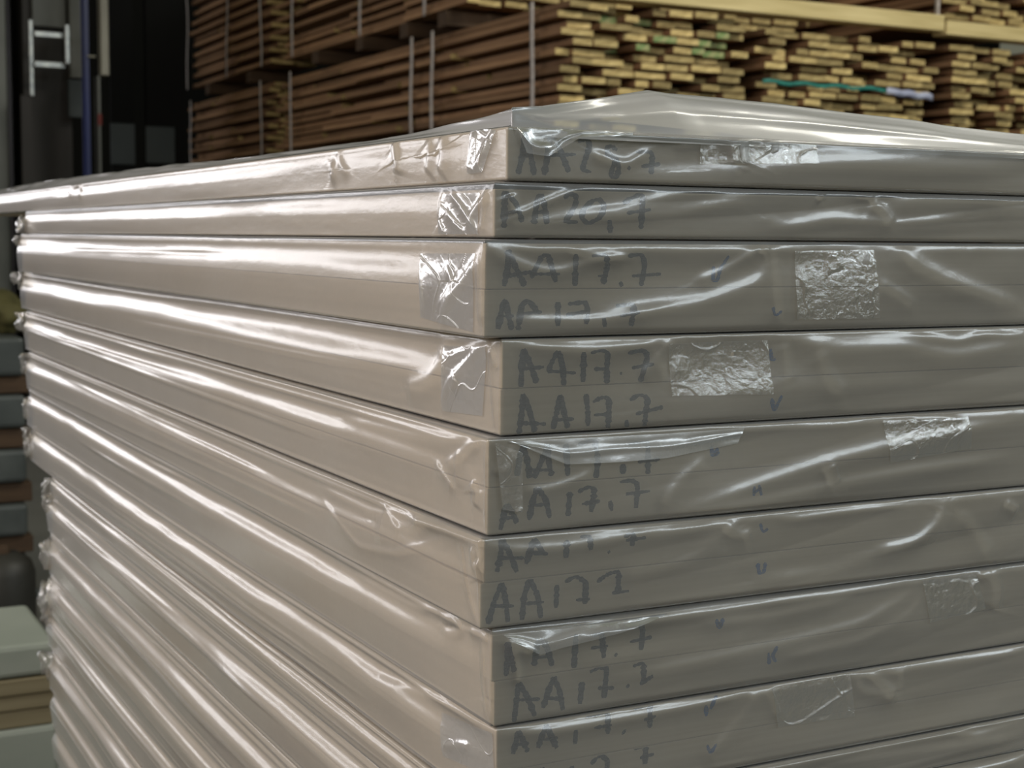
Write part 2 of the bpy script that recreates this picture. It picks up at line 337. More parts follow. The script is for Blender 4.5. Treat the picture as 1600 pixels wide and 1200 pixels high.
# crease lists (photo pixels on the faces): package -> (polyline, width mm, height mm)
CR = {
 0: [([(905,235),(960,262),(975,250),(1000,232)],1.2,1.0),([(975,215),(985,206),(1100,207),(1250,209),(1540,218)],1.6,1.3),([(1130,212),(1143,240),(1140,258)],1.6,1.6),([(1150,212),(1148,235),(1141,257)],1.4,1.2),
     ([(1000,215),(1120,212),(1137,235)],1.2,.8),([(1160,250),(1300,243),(1450,232),(1600,231)],3.5,1.6),([(1280,188),(1400,198),(1530,222)],1.4,1.0),([(870,178),(900,190),(985,200)],1.2,1.0),([(1040,228),(1100,226)],.8,.6),
     ([(812,195),(818,225),(838,243),(855,225)],1.3,1.2),([(1185,215),(1195,240)],2.5,1.2),([(1100,265),(1300,256),(1600,275)],5,1.4)],
 1: [([(780,350),(850,318),(900,297),(930,290)],1.1,.9),([(800,355),(960,330),(1060,305),(1130,297)],2.2,1.0),([(800,302),(808,335)],1.2,1.1),([(900,345),(1060,338),(1180,305),(1290,290)],3,1.1),
     ([(1340,298),(1356,310),(1362,300)],.8,1.2),([(1360,312),(1378,330),(1395,348)],1.6,1.3),([(1390,318),(1440,311),(1520,312),(1600,320)],2.5,1.7),([(1200,345),(1215,358),(1300,343),(1400,352),(1500,342)],2.2,1.2),([(1280,302),(1286,312)],.7,1.0)],
 2: [([(780,380),(850,388),(960,388),(1150,392),(1290,387)],2.2,1.6),([(775,385),(830,415),(880,428),(950,405),(1000,400)],1.6,1.0),([(1100,440),(1150,420),(1190,395),(1200,386)],1.6,1.0),([(960,490),(1100,475),(1200,440),(1215,400)],2.4,1.2),
     ([(1408,383),(1415,393),(1450,420),(1510,447),(1600,478)],2.6,1.9),([(1220,395),(1226,430),(1235,500)],2,.8),([(1380,440),(1420,462),(1440,480)],2,.8),([(1360,395),(1375,430),(1385,470)],2.5,.8),([(900,385),(930,400),(1000,402)],1.2,.8),
     ([(1200,386),(1206,389),(1212,386)],.9,1.1),([(810,500),(950,500),(1060,480)],1.4,.8)],
 3: [([(800,533),(850,542),(900,548),(1000,540),(1030,528)],1.6,1.3),([(1040,528),(1020,560),(990,590)],1.6,1.0),([(1020,560),(1035,610),(1060,560)],2.0,.8),([(1210,530),(1300,545),(1400,542),(1480,558),(1550,545),(1600,541)],3.2,1.8),
     ([(1400,522),(1440,527),(1490,535),(1520,523),(1600,526)],1.2,1.2),([(1270,545),(1290,600),(1310,620)],3,.9),([(1215,535),(1225,600)],2.5,.7),([(1000,640),(1200,610),(1600,600)],6,1.0)],
 4: [([(1430,648),(1470,645),(1500,655)],1.2,1.2),([(1060,800),(1180,760),(1300,720),(1400,695),(1500,672),(1600,655)],2.4,1.8),([(1060,810),(1200,782),(1320,755),(1430,735),(1600,712)],2.4,1.5),
     ([(1045,795),(1050,765),(1080,740),(1110,715)],2.2,1.0),([(1300,722),(1306,742),(1312,752)],1,1.2),([(830,765),(860,766),(920,745),(935,735)],1.4,.9),([(780,740),(810,700)],1,.8),([(1140,665),(1200,662),(1300,660),(1360,655)],1.1,1.0)],
 5: [([(770,842),(810,858),(900,852),(1000,835),(1140,817),(1160,818)],1.5,1.2),([(1148,815),(1160,835),(1172,840),(1188,828)],1.2,1.3),([(980,900),(1100,870),(1140,835),(1160,825)],3.5,1.2),([(1200,905),(1300,895),(1380,868),(1450,840),(1480,800),(1488,790)],3,1.5),
     ([(1484,785),(1478,815),(1440,845),(1380,855)],1.8,1.0),([(1230,805),(1240,811),(1350,795),(1450,785)],1,.8),([(1500,800),(1530,815),(1560,870)],3,.9),([(1580,782),(1600,795)],1.4,1.1),([(1000,960),(1200,925),(1400,905)],5,1.0)],
 6: [([(780,990),(800,1002),(835,1015),(880,1000),(960,975),(1100,957),(1260,930),(1380,912),(1450,893),(1500,887),(1600,878)],1.5,1.7),([(790,1002),(836,1017)],1.1,1.5),([(805,1010),(813,1040),(813,1068)],1,1.0),([(1100,975),(1200,965),(1330,935)],2.2,1.3),
     ([(960,1060),(1100,1030),(1220,1005),(1340,975),(1420,930),(1435,910)],2.4,1.3),([(1225,1025),(1340,1000),(1420,960),(1437,935)],2,1.1),([(1545,880),(1560,920),(1550,955)],3,1.1),([(1540,885),(1530,900)],1.2,1.2),([(900,1040),(1100,1012),(1200,990)],5,1.3)],
 7: [([(785,1144),(850,1142),(1000,1117),(1100,1095),(1190,1068)],1.3,1.3),([(1182,1068),(1160,1110),(1110,1170),(1090,1190)],2.6,1.3),([(1335,1038),(1365,1065),(1395,1087)],1.8,1.5),([(1395,1087),(1340,1080),(1330,1060)],1.8,1.0),([(1345,1040),(1400,1044),(1600,1015)],1.8,1.3),
     ([(1190,1068),(1200,1083),(1210,1120)],1.5,.9),([(1400,1045),(1398,1080)],2.5,.8),([(1180,1180),(1300,1160),(1600,1110)],7,1.2)],
 8: [([(1150,1210),(1400,1158),(1500,1142),(1512,1150),(1600,1125)],1.2,1.4),([(1300,1195),(1450,1170),(1600,1150)],2.5,1.6)],
 9: [([(1480,1205),(1600,1172)],2.2,1.8),([(1300,1255),(1600,1185)],2.2,1.5)],
}
CL = {
 0: [([(520,258),(527,268),(520,278)],1.6,1.8),([(530,225),(534,262),(548,270)],1.4,1.0),([(616,220),(626,255),(622,272)],1.4,1.8),([(690,210),(700,235),(698,258),(690,272)],3.2,1.6),([(670,215),(678,250),(670,272)],3,1.2),([(745,205),(735,270)],1.6,.9),([(780,200),(755,240),(745,265)],1.2,1.0),
     ([(110,300),(125,285),(130,310)],1.5,1.5)],
 1: [([(705,300),(730,330),(748,362)],.9,.9),([(765,300),(745,325),(735,345)],.9,1.0),([(692,300),(686,345),(700,368)],1.2,.8),([(700,330),(715,350),(728,362)],1,.8),([(760,300),(752,365)],1.0,.8)],
 2: [([(750,400),(735,430),(705,470),(690,510)],1.6,1.4),([(752,395),(748,440),(752,510)],1.2,1.2),([(700,415),(715,440),(690,480)],1.2,1.0),([(660,395),(663,440),(665,485)],.7,.6)],
 3: [([(695,530),(698,550),(680,595),(640,608)],3.2,1.6),([(755,545),(730,570),(705,600),(695,640)],1.2,1.2),([(770,545),(776,575)],.9,.9),([(720,590),(712,610)],1,1.0),([(765,530),(771,600),(775,670)],1,.8),([(700,560),(740,545),(775,540)],1.2,.9)],
 4: [([(752,688),(735,695),(725,710),(700,725)],1.4,1.4),([(540,655),(640,680),(700,690),(735,685)],2.4,1.4),([(685,722),(700,745),(712,765)],1.0,1.0),([(740,750),(746,770),(742,790)],1.4,1.5),([(760,700),(762,760),(760,830)],1.2,.8),([(720,700),(716,760)],1.6,.6)],
 5: [([(590,815),(640,828),(668,812)],2.5,1.8),([(640,806),(690,822),(730,826),(758,842)],1.0,1.4),([(655,800),(668,812),(690,816)],.8,1.0),([(700,815),(712,826),(735,832)],.8,1.2),([(500,760),(580,800),(640,806)],1.6,1.0),([(600,790),(630,830)],1.5,.8),([(660,805),(700,818),(735,822),(755,838)],1.0,1.3),([(735,845),(745,875),(752,905),(753,970)],1.2,1.2),([(742,850),(738,880),(746,895),(752,875)],.9,1.0),([(500,770),(560,850),(620,862),(700,840)],1.2,.6),([(720,840),(732,930),(745,975)],1.0,.7)],
 6: [([(690,960),(695,968),(710,962),(725,985),(705,992),(690,980)],1.0,1.3),([(735,985),(755,990),(765,1000)],1.0,1.0),([(755,1000),(756,1060),(765,1130)],1.1,.9),([(560,900),(650,948),(690,958)],1.2,.9)],
 7: [([(600,1060),(700,1100),(770,1138)],1.3,1.5),([(700,1165),(720,1160),(740,1165)],1,1.0)],
}
def curve_ridge(P, Q, pts, width, height):
    """ridge height at (P, Q) (m) around a smooth polyline pts, asymmetrical like a fold in film"""
    p = np.array(pts)
    d = np.r_[0, np.cumsum(np.hypot(*np.diff(p, axis=0).T))]
    n = max(6, int(d[-1] / .003)); t = np.linspace(0, d[-1], n)
    q = np.stack([np.interp(t, d, p[:, 0]), np.interp(t, d, p[:, 1])], 1)
    for _ in range(4): q[1:-1] = (q[:-2] + 2 * q[1:-1] + q[2:]) / 4
    best = np.full(P.shape, 1e9); fade = np.zeros(P.shape); side = np.zeros(P.shape); L = d[-1]
    for k in range(n - 1):
        a, b = q[k], q[k + 1]; ab = b - a; l2 = ab @ ab + 1e-12
        u = np.clip(((P - a[0]) * ab[0] + (Q - a[1]) * ab[1]) / l2, 0, 1)
        dd = np.hypot(P - a[0] - u * ab[0], Q - a[1] - u * ab[1])
        m = dd < best
        best = np.where(m, dd, best)
        s = (t[k] + u * (t[k + 1] - t[k])) / L
        cr_ = (b[0] - a[0]) * (Q - a[1]) - (b[1] - a[1]) * (P - a[0]); nrm = math.copysign(1.0, (b[0] - a[0]) if abs(b[0] - a[0]) > .3 * abs(b[1] - a[1]) else 1.0)
        side = np.where(m, np.sign(cr_) * nrm, side)
        fade = np.where(m, np.clip(np.minimum(s, 1 - s) * 5 + .25, 0, 1), fade)
    wd = width / 1000
    up = np.exp(-(best / (wd * .9 + height / 1000 * .9)) ** 2); dn = 1 / (1 + (best / (wd * 2.0 + height / 1000)) ** 2)
    return height / 1000 * np.where(side > 0, up, dn) * fade * .8

# light elevation seen in the left faces' folds
ELEV = .115
class Film:
    def __init__(s, i, pk):
        s.i = i; s.z1 = pk['z'][0]; s.z0 = pk['z'][-1]; s.H = s.z1 - s.z0; s.x0 = min(pk['x']); s.y0 = -0.0002 - .0004 * ((i * 7) % 3); s.end = pk['end']; s.gap = pk.get('gap', 0)
        s.r = random.Random(100 + i); s.sd = 40 + i * 13
        s.wc = s.r.uniform(.28, .36); s.aj = s.r.uniform(.9, 1.15)
        s.crR = []; s.crL = []
        for pts, wd, h in CR.get(i, []):
            s.crR.append(([tuple(on_y(a, b, 0)[[0, 2]]) for a, b in pts], wd, h))
        for pts, wd, h in CL.get(i, []):
            s.crL.append(([tuple(on_x(a, b, s.x0)[[1, 2]]) for a, b in pts], wd, h))
        if i > 9:
            pass
        s.drift = [(s.r.uniform(.15, .7), s.r.uniform(-.25, .30), s.r.uniform(0, .5), s.r.uniform(.6, 1.3), s.r.uniform(.5, 1.0)) for _ in range(0 if i < 2 else (1 if i < 4 else 3))]
        # slope table along the length for the left face
        s.ys = np.linspace(0, max(s.end, .05), 120)
        s.ws = np.linspace(0, 1, 161)
        A = np.zeros((120, 161))
        zf = s.z1 - s.wc * s.H
        for k, y in enumerate(s.ys):
            d = np.array([s.x0, y, zf]) - CAM; d /= np.linalg.norm(d)
            need = (ELEV - d[2]) / (2 * abs(d[0]) + .05)
            need = min(max(need, .10), .62) * s.aj
            wc = s.wc + .05 * float(vn(y * 5, .3, s.sd)) + .012 * float(vn(y * 22, .9, s.sd))
            sg = .085 + .02 * float(vn(y * 4, 4.2, s.sd))
            if i < 4: sg *= 1.5
            am = need * (1 + .22 * float(vn(y * 9, 7.7, s.sd)))
            W_ = s.ws
            sl = am * 1.05 * np.exp(-((W_ - wc) / sg) ** 2)
            sl += .28 * need * np.exp(-((W_ - .5) / .22) ** 2) * (1 if i < 4 else .12)
            f = .09 + .03 * float(vn(y * 3, 2.2, s.sd))
            sl += need * (.55 if i < 3 else .95) * (np.exp(-((W_ - f) / .018) ** 2) - .9 * np.exp(-((W_ - f - .05) / .025) ** 2))
            sl += need * (.5 if i < 3 else .9) * np.exp(-((W_ - .945) / .014) ** 2)
            for c0, c1, ya, yb, aa in s.drift:
                sl += need * aa * sst(ya, ya + .12, y) * sst(yb, yb - .12, y) * (np.exp(-((W_ - c0 - c1 * (y - ya)) / .022) ** 2) - .75 * np.exp(-((W_ - c0 - c1 * (y - ya) - .055) / .03) ** 2))
            tot = sl.sum() / 160
            dec = np.where(W_ > .5, 1., 0.) ; dec *= (tot - .012) / (dec.sum() / 160 + 1e-9) * .8
            sl = sl - np.minimum(dec, .12)
            A[k] = np.cumsum(sl) / 160 * s.H
        A -= A.min(axis=1)[:, None]
        s.A = A
    def dL(s, y, w, z):
        ky = np.clip(y / s.ys[-1] * 119, 0, 118.999); kw = np.clip(w * 160, 0, 159.999)
        a = np.floor(ky).astype(int); b = np.floor(kw).astype(int); fa = ky - a; fb = kw - b
        base = (s.A[a, b] * (1 - fa) + s.A[a + 1, b] * fa) * (1 - fb) + (s.A[a, b + 1] * (1 - fa) + s.A[a + 1, b + 1] * fa) * fb
        near = sst(.0, .10, y) * .85 + .15 * sst(0, .02, y)
        far = 1
        env = sst(-.02, .06, w) * sst(1.03, .97, w)
        d = .00035 + base * near
        d += env * .00025 * vn(y * 9, w * 1.5, s.sd + 1) * sst(.0, .05, y)
        d += env * .000022 * vn(y * 60, w * 7, s.sd + 2)
        d += env * .000006 * vn(y * 300, w * 30, s.sd + 3)
        m = y < .75
        for pts, wd, h in s.crL:
            lo = min(p[0] for p in pts) - .03; hi = max(p[0] for p in pts) + .03
            k = (y > lo) & (y < hi)
            if k.any():
                d[k] += curve_ridge(y[k], z[k], pts, wd, h) * env[k]
        return d
    def dR(s, x, w, z):
        env = sst(-.02, .10, w) * sst(1.03, .90, w)
        cx = sst(0, .03, x)
        d = .00035 + .0008 * env * cx * (.6 + .4 * vn(x * 11, w * 1.2, s.sd + 5))
        # slack folds fanning out along the face
        k = .0011 * env * sst(.01, .09, x)
        u = x * 7 + w * 1.2
        d += k * (.8 * vn(u, w * 1.8 + x * 5, s.sd + 6) + .25 * np.abs(vn(u * 2.1 + 5, w * 3.0 + x * 7, s.sd + 7)))
        d += .00002 * env * vn(x * 120, w * 8, s.sd + 8)
        # puckers where the film comes over the top edge
        d += .0006 * np.exp(-(w / .13) ** 2) * np.abs(vn(x * 60, .5, s.sd + 9)) * cx * (w > 0)
        for pts, wd, h in s.crR:
            lo = min(p[0] for p in pts) - .025; hi = max(p[0] for p in pts) + .025
            k = (x > lo) & (x < hi)
            if k.any(): d[k] += curve_ridge(x[k], z[k], pts, wd, h) * env[k]
        return d
    def build(s, parent, fine):
        if fine: tl = np.r_[np.arange(0, .16, .0009), np.arange(.16, .40, .002), np.arange(.40, s.end, .004), s.end]; tr = np.r_[np.arange(.0004, .31, .0009), np.arange(.31, RLEN, .03), RLEN]
        else: tl = np.r_[np.arange(0, s.end, .004), s.end]; tr = np.r_[np.arange(.002, .31, .003), np.arange(.31, RLEN, .03), RLEN]
        if s.i > 14: tl = np.linspace(0, s.end, 60); tr = np.linspace(.002, RLEN, 40)
        nf = 56 if fine else (36 if s.i <= 14 else 12)
        # rows: (inset, z, w, face?)
        rows = []
        r = .0012; top = s.z1 + .00025 + max(0, s.gap - .0009); bot = s.z0 - .00025
        for ins in (.06, .035, .018, .009, .004): rows.append((ins, top, 0.0, 0))
        for k in range(4):
            a = k / 4 * math.pi / 2; rows.append((r * (1 - math.sin(a)), top - r * (1 - math.cos(a)), 0, math.sin(a)))
        for k in range(nf + 1):
            z = top - r + (bot + r - (top - r)) * k / nf; rows.append((0, z, (top - z) / (top - bot), 1))
        for k in range(1, 5):
            a = k / 4 * math.pi / 2; rows.append((r * (1 - math.cos(a)), bot + r * (1 - math.sin(a)), 1, math.cos(a)))
        for ins in (.004, .008, .015): rows.append((ins, bot, 1.0, 0))
        R = np.array(rows); nr = len(R)
        arc = np.linspace(0, 1, 7)[1:-1] * math.pi / 2
        # columns: far left -> corner -> right
        tlr = tl[::-1]; nL, nA, nR = len(tlr), len(arc), len(tr)
        ncol = nL + nA + nR
        ins = R[:, 0][:, None]; Z = R[:, 1][:, None]; Wc = R[:, 2][:, None]; fc = R[:, 3][:, None]
        V = np.zeros((nr, ncol, 3))
        Y = np.broadcast_to(tlr[None], (nr, nL)); wL = np.broadcast_to(Wc, (nr, nL)); zL = np.broadcast_to(Z, (nr, nL))
        d = s.dL(Y.ravel().copy(), wL.ravel().copy(), zL.ravel().copy()).reshape(nr, nL) * fc
        V[:, :nL, 0] = s.x0 - d + ins; V[:, :nL, 1] = s.y0 + np.maximum(Y, ins * (Y < .06)) + 0 * ins; V[:, :nL, 2] = Z
        # far end turns inwards a little
        dc = .00035 * fc
        for k, a in enumerate(arc):
            nx, ny = -math.cos(a), -math.sin(a)
            V[:, nL + k, 0] = s.x0 + ins[:, 0] + dc[:, 0] * nx; V[:, nL + k, 1] = s.y0 + ins[:, 0] + dc[:, 0] * ny; V[:, nL + k, 2] = Z[:, 0]
        X = np.broadcast_to(tr[None], (nr, nR)); wR = np.broadcast_to(Wc, (nr, nR)); zR = np.broadcast_to(Z, (nr, nR))
        d = s.dR(X.ravel().copy(), wR.ravel().copy(), zR.ravel().copy()).reshape(nr, nR) * fc
        V[:, nL + nA:, 0] = s.x0 + np.maximum(X, ins * (X < .06)); V[:, nL + nA:, 1] = s.y0 - d + ins; V[:, nL + nA:, 2] = Z
        # the loose tent of film above an edge
        if s.i == 0:
            tx = np.array([0, .02, .05, .087, .13, .20, .31, .5, .95]); te = np.array([.0065, .0085, .0140, .0215, .0205, .0165, .0105, .006, .003])
            ty = np.array([0, .06, .12, .3, .6, 1.0, 1.5]); tu = np.array([.0065, .0048, .0035, .003, .006, .009, .006])
            tt = np.concatenate([np.interp(tlr, ty, tu), np.full(nA, .003), np.interp(tr, tx, te)])
            tt += .0006 * vn(np.concatenate([tlr, np.zeros(nA), tr]) * 24, 3.3, 77)
            onR = np.concatenate([np.zeros(nL), np.linspace(0, 1, nA), np.ones(nR)])
            for k in range(nr):
                if R[k, 3] < 1 or R[k, 2] < .6:
                    if R[k, 2] > .6: continue
                    g = {0: 1}
                    f = 0
                    V[k, :, 2] += tt * f
                    # film leans back over the edge on the right-hand side
                    if R[k, 3] > 0:
                        V[k, :, 1] -= onR * .0015 * sst(0, .6, R[k, 2]) * 0
        q = grid_quads(nr, ncol)
        me = mesh_np('plastic_film', V.reshape(-1, 3), q[:, ::-1], M_film, True)
        o = link('plastic_film', me, parent)
        if s.i == 0:
            # second layer: the loose top sheet that rises from the face to the crest and lies back over the panel
            ta = np.concatenate([-tlr, tr]); ee = np.concatenate([np.interp(tlr, ty, tu), np.interp(tr, tx, te)])
            ta = ta[::2]; ee = ee[::2] + .0005 * vn(ta * 30, .7, 91)
            cf = np.clip(ta / .02, 0, 1)
            L2 = []
            for f in np.linspace(0, 1, 64):
                # from just under the board's top edge up to the crest, then back
                up = np.clip(f / .6, 0, 1); bk = np.clip((f - .6) / .4, 0, 1)
                zz2 = s.z1 - .0045 * (1 - up) * cf + ee * (np.sin(up * math.pi / 2) - .12 * bk) + .0007
                kk = .12 + .88 * np.clip(np.abs(ta) / .10, 0, 1)
                inn = .0030 + up * (.010 + .022 * np.clip(ta / .06, 0, 1)) * kk + bk * .12 * kk + .0012 * vn(ta * 18, f * 5, 93) * np.sin(math.pi * min(1, f * 1.2))
                zz2 = zz2 + .0011 * vn(ta * 14 + 3 * f, f * 6, 95) * np.sin(math.pi * f)
                zz2 = zz2 + cf * (.0007 * math.exp(-((f - .50) / .03) ** 2) + .0006 * math.exp(-((f - .22) / .03) ** 2) - .0005 * math.exp(-((f - .38) / .05) ** 2)) * (1 + .6 * vn(ta * 12, f, 97))
                onr = ta >= 0
                fr = (1 - up) * cf * .0055
                xx = np.where(onr, s.x0 + np.maximum(ta, inn * (ta < .14)), s.x0 + inn)
                yy = np.where(onr, s.y0 + inn - fr, s.y0 + np.maximum(-ta, inn * (ta > -.14)))
                L2.append(np.stack([xx, yy, zz2], 1))
            L2 = np.array(L2)
            link('loose_top_film', mesh_np('loose_top_film', L2.reshape(-1, 3), grid_quads(64, len(ta)), M_loose, True), parent)
        return o
    def patch(s, face, c, name, mt, parent, lift=.0003, crk=.00026, n=110, serr=False):
        """film-hugging patch: c = four photo px corners (tl, tr, br, bl)"""
        if face == 'R': P = np.array([on_y(a, b, s.y0)[[0, 2]] for a, b in c])
        else: P = np.array([on_x(a, b, s.x0)[[1, 2]] for a, b in c])
        u = np.linspace(0, 1, n)[None, :]; v = np.linspace(0, 1, n)[:, None]
        ue = u
        p = ((P[0][None, None] * ((1 - u) * (1 - v))[..., None]) + P[1][None, None] * (u * (1 - v))[..., None] + P[2][None, None] * (u * v)[..., None] + P[3][None, None] * ((1 - u) * v)[..., None])
        if serr:
            tri = np.abs((u[0] * 14) % 1 - .5) * 2 * .0011
            p[-1, :, 1] += tri; 
        a = p[..., 0]; z = p[..., 1]; w_ = (s.z1 - z) / s.H
        fn = s.dR if face == 'R' else s.dL
        d = fn(np.abs(a).ravel().copy(), np.clip(w_, 0, 1).ravel().copy(), z.ravel().copy()).reshape(a.shape)
        sd = s.sd + int(P[0][0] * 1000)
        ck = crk * (1.7 if face == 'R' else .8) * (.8 * vn(a * 110, z * 110, sd) + .30 * np.abs(vn(a * 420, z * 380, sd + 1)) + 1.6 * np.exp(-np.abs(vn(a * 55 + z * 40, z * 75 - a * 30, sd + 2)) * 22))
        d = d + lift + np.abs(ck)
        z = np.clip(z, s.z0, s.z1)
        V = np.zeros((n, n, 3))
        if face == 'R': V[..., 0] = a; V[..., 1] = s.y0 - d; V[..., 2] = z
        else: V[..., 0] = s.x0 - d; V[..., 1] = a; V[..., 2] = z
        return link(name, mesh_np(name, V.reshape(-1, 3), grid_quads(n, n), mt, True), parent)

texts = ['AA 28.7', 'AA 20,7']
ords = ['top', 'second', 'third', 'fourth', 'fifth', 'sixth', 'seventh', 'eighth', 'ninth', 'tenth', 'eleventh', 'twelfth', 'thirteenth', 'fourteenth', 'fifteenth', 'sixteenth', 'seventeenth', 'eighteenth', 'nineteenth', 'twentieth',
        'twenty first', 'twenty second', 'twenty third', 'twenty fourth', 'twenty fifth', 'twenty sixth', 'twenty seventh']
LAB = {0: 'topmost film-wrapped single panel marked AA 28.7, its loose film tented above',
       1: 'film-wrapped single panel marked AA 20,7, second from the top',
       2: 'third wrapped package from the top, two panels with taped patch on both faces',
       3: 'fourth wrapped package from the top, two panels, wide tape patch right of AA 17.7',
       4: 'fifth wrapped package from the top, with serrated tape end hanging round the corner',
       5: 'sixth wrapped package from the top, two panels with uneven corner, no tape',
       6: 'seventh wrapped package from the top, upper panel sticking out slightly past the lower',
       7: 'eighth wrapped package from the top, two panels, small tape patch on right face'}
films = []
for i in range(1, len(pk_list)): pk_list[i]['gap'] = pk_list[i - 1]['z'][-1] - pk_list[i]['z'][0]
for i, pk in enumerate(pk_list):
    lab = LAB.get(i, 'wrapped package of pale panels, %s from the top of the stack' % ords[i])
    root = empty('wrapped_panel_package', (pk['x'][0], 0, pk['z'][-1]), lab, 'package', 'film wrapped panel packages in the stack')
    fl = Film(i, pk); films.append(fl)
    nb = len(pk['z']) - 1
    for b in range(nb):
        yo = fl.y0 + .0003 * b
        lo = (pk['x'][b], yo, pk['z'][b + 1] + .00008); hi = (RLEN - .003, fl.end - .004, pk['z'][b] - .00008)
        bd = box('wooden_panel', lo, hi, [M_panel, M_panel_edge], root, .0005)
        if b == 0 and pk.get('gap', 0) > .0011:       # unseen back edge raised to shut the slit so it stays dark
            for v in bd.data.vertices:
                if v.co.z > hi[2] - .001 and v.co.x > .5: v.co.z += pk['gap'] - .0005
        if (i, b) in W: 
            o = ribbon(W[(i, b)], yo - .00012, .0025, 'handwritten_marking', M_marker, bd, (lo[2] + .0003, hi[2] - .0003))
        if (i, b) in T:
            ribbon(T[(i, b)], yo - .00012, .0018, 'tick_mark', M_bluepen, bd, (lo[2] + .0003, hi[2] - .0003))
    fl.build(root, i < 9)

def pkg(i): return [o for o in COL.objects if o.name.startswith('wrapped_panel_package')][i]
roots = [o for o in COL.objects if o.name.startswith('wrapped_panel_package')]
TAPES = [
 (0,'L',[(737,201),(779,203),(757,270),(735,272)]), (1,'L',[(694,303),(752,301),(750,366),(688,366)]), (2,'L',[(660,396),(745,396),(742,519),(662,496)]),
 (3,'L',[(698,540),(765,542),(757,650),(697,642)]), (7,'L',[(694,1112),(772,1145),(775,1215),(700,1180)]),
 (0,'R',[(1090,226),(1270,226),(1270,256),(1090,256)]),
 (2,'R',[(1238,392),(1362,390),(1370,497),(1240,499)]), (3,'R',[(1042,537),(1198,531),(1203,615),(1046,618)]),
 (4,'R',[(1376,657),(1508,650),(1512,700),(1385,722)]), (6,'R',[(1438,905),(1522,893),(1535,950),(1448,972)]), (7,'R',[(1203,1075),(1325,1050),(1332,1118),(1212,1135)]),
]
for i, f, c in TAPES:
    films[i].patch(f, c, 'clear_tape', M_tape if f == 'R' else M_tape_glare, roots[i])
films[4].patch('R', [(770,690),(812,706),(813,800),(782,796)], 'clear_tape', M_tape, roots[4], lift=.0016, serr=True)

# loose film flaps folded over the face
def flap(i, face, rowsA, rowsB, n=40, lift=(.0025, .001), seed=1):
    """sheet of film between two px polylines: A along the top edge, B the free edge"""
    fl = films[i]
    def pts(pl):
        q = np.array([(on_y(a, b, fl.y0)[[0, 2]] if face == 'R' else on_x(a, b, fl.x0)[[1, 2]]) for a, b in pl])
        d = np.r_[0, np.cumsum(np.hypot(*np.diff(q, axis=0).T))]; t = np.linspace(0, d[-1], n * 2)
        return np.stack([np.interp(t, d, q[:, 0]), np.interp(t, d, q[:, 1])], 1)
    A, B = pts(rowsA), pts(rowsB)
    m = 24; V = np.zeros((m, n * 2, 3)); u = np.linspace(0, 1, n * 2)
    for k in range(m):
        f = k / (m - 1); p = A * (1 - f) + B * f
        w_ = np.clip((fl.z1 - p[:, 1]) / fl.H, 0, 1)
        d = (fl.dR if face == 'R' else fl.dL)(np.abs(p[:, 0]).copy(), w_.copy(), p[:, 1].copy())
        d = d + .0006 + (lift[0] * f * np.sin(math.pi * u)) + .0005 * np.exp(-((f - .55 - .2 * vn(u * 4, .2, seed)) / .12) ** 2) + .00012 * vn(u * 16, f * 3, seed + 3) + .0003 * np.abs(vn(u * 6, f * 2, seed + 5))
        if face == 'R': V[k, :, 0] = p[:, 0]; V[k, :, 1] = fl.y0 - d
        else: V[k, :, 0] = fl.x0 - d; V[k, :, 1] = p[:, 0]
        V[k, :, 2] = np.clip(p[:, 1], fl.z0, fl.z1)
    link('film_flap', mesh_np('film_flap', V.reshape(-1, 3), grid_quads(m, n * 2), M_film, True), roots[i])
flap(4, 'R', [(790,689),(900,684),(1040,677),(1160,668)], [(800,691),(850,712),(880,724),(960,720),(1035,714),(1150,692)], seed=5)
flap(6, 'R', [(782,990),(900,966),(1000,952),(1040,945)], [(800,1001),(838,1020),(870,1008),(960,984),(1040,958)], seed=12)
flap(0, 'R', [(800,196),(900,199),(985,203)], [(805,200),(818,240),(850,245),(900,215),(985,212)], seed=15)

# crumpled film ends at the far left corners
def ear(i, zf, size, seed):
    fl = films[i]; n = 14
    th_ = np.linspace(0, 2 * math.pi, n * 2)[None, :]; ph = np.linspace(0.02, math.pi - .02, n)[:, None]
    r_ = size * (1 + .45 * vn(th_ * 1.8, ph * 2.5, seed) + .25 * vn(th_ * 4, ph * 5, seed + 1)); r_[:, -1] = r_[:, 0]
    c = (fl.x0 - .003, fl.end - .004, fl.z0 + zf * fl.H)
    V = np.stack([c[0] + r_ * np.sin(ph) * np.cos(th_) * .8, c[1] + r_ * np.sin(ph) * np.sin(th_), c[2] + r_ * np.cos(ph) * 1.3 + 0 * th_], 2)
    V[..., 2] = np.clip(V[..., 2], fl.z0, fl.z1)
    link('crumpled_film_end', mesh_np('crumpled_film_end', V.reshape(-1, 3), grid_quads(n, n * 2), M_tape, True), roots[i])
for i, zf, sz in [(1, .15, .009), (2, .95, .006), (3, .90, .010), (4, .85, .011), (5, .8, .008), (6, .5, .007), (7, .95, .010), (7, .4, .009), (8, .6, .009), (9, .8, .007), (10, .5, .010), (11, .4, .013), (12, .9, .008), (13, .8, .012)]:
    if i < len(films): ear(i, zf, sz, 50 + i * 3 + int(zf * 10))

# pallet under the stack
pal = empty('wooden_pallet', (0, 0, 0), 'wooden pallet carrying the whole stack of wrapped panels', 'pallet')
for k in range(5):
    box('deck_board', (.0 + k * .19, .01, .126), (.12 + k * .19, 1.02, .148), [M_timber_side, M_timber_end], pal, .002)
for a in (.0, .415, .83):
    box('stringer', (.01, .01 + a * 1.1, .106), (.90, .10 + a * 1.1, .1255), [M_timber_side, M_timber_end], pal, .002)
    for b in (.0, .40, .79):
        box('block', (.01 + b, .01 + a * 1.1, .0), (.11 + b, .10 + a * 1.1, .1055), [M_timber_side, M_timber_end], pal, .003)

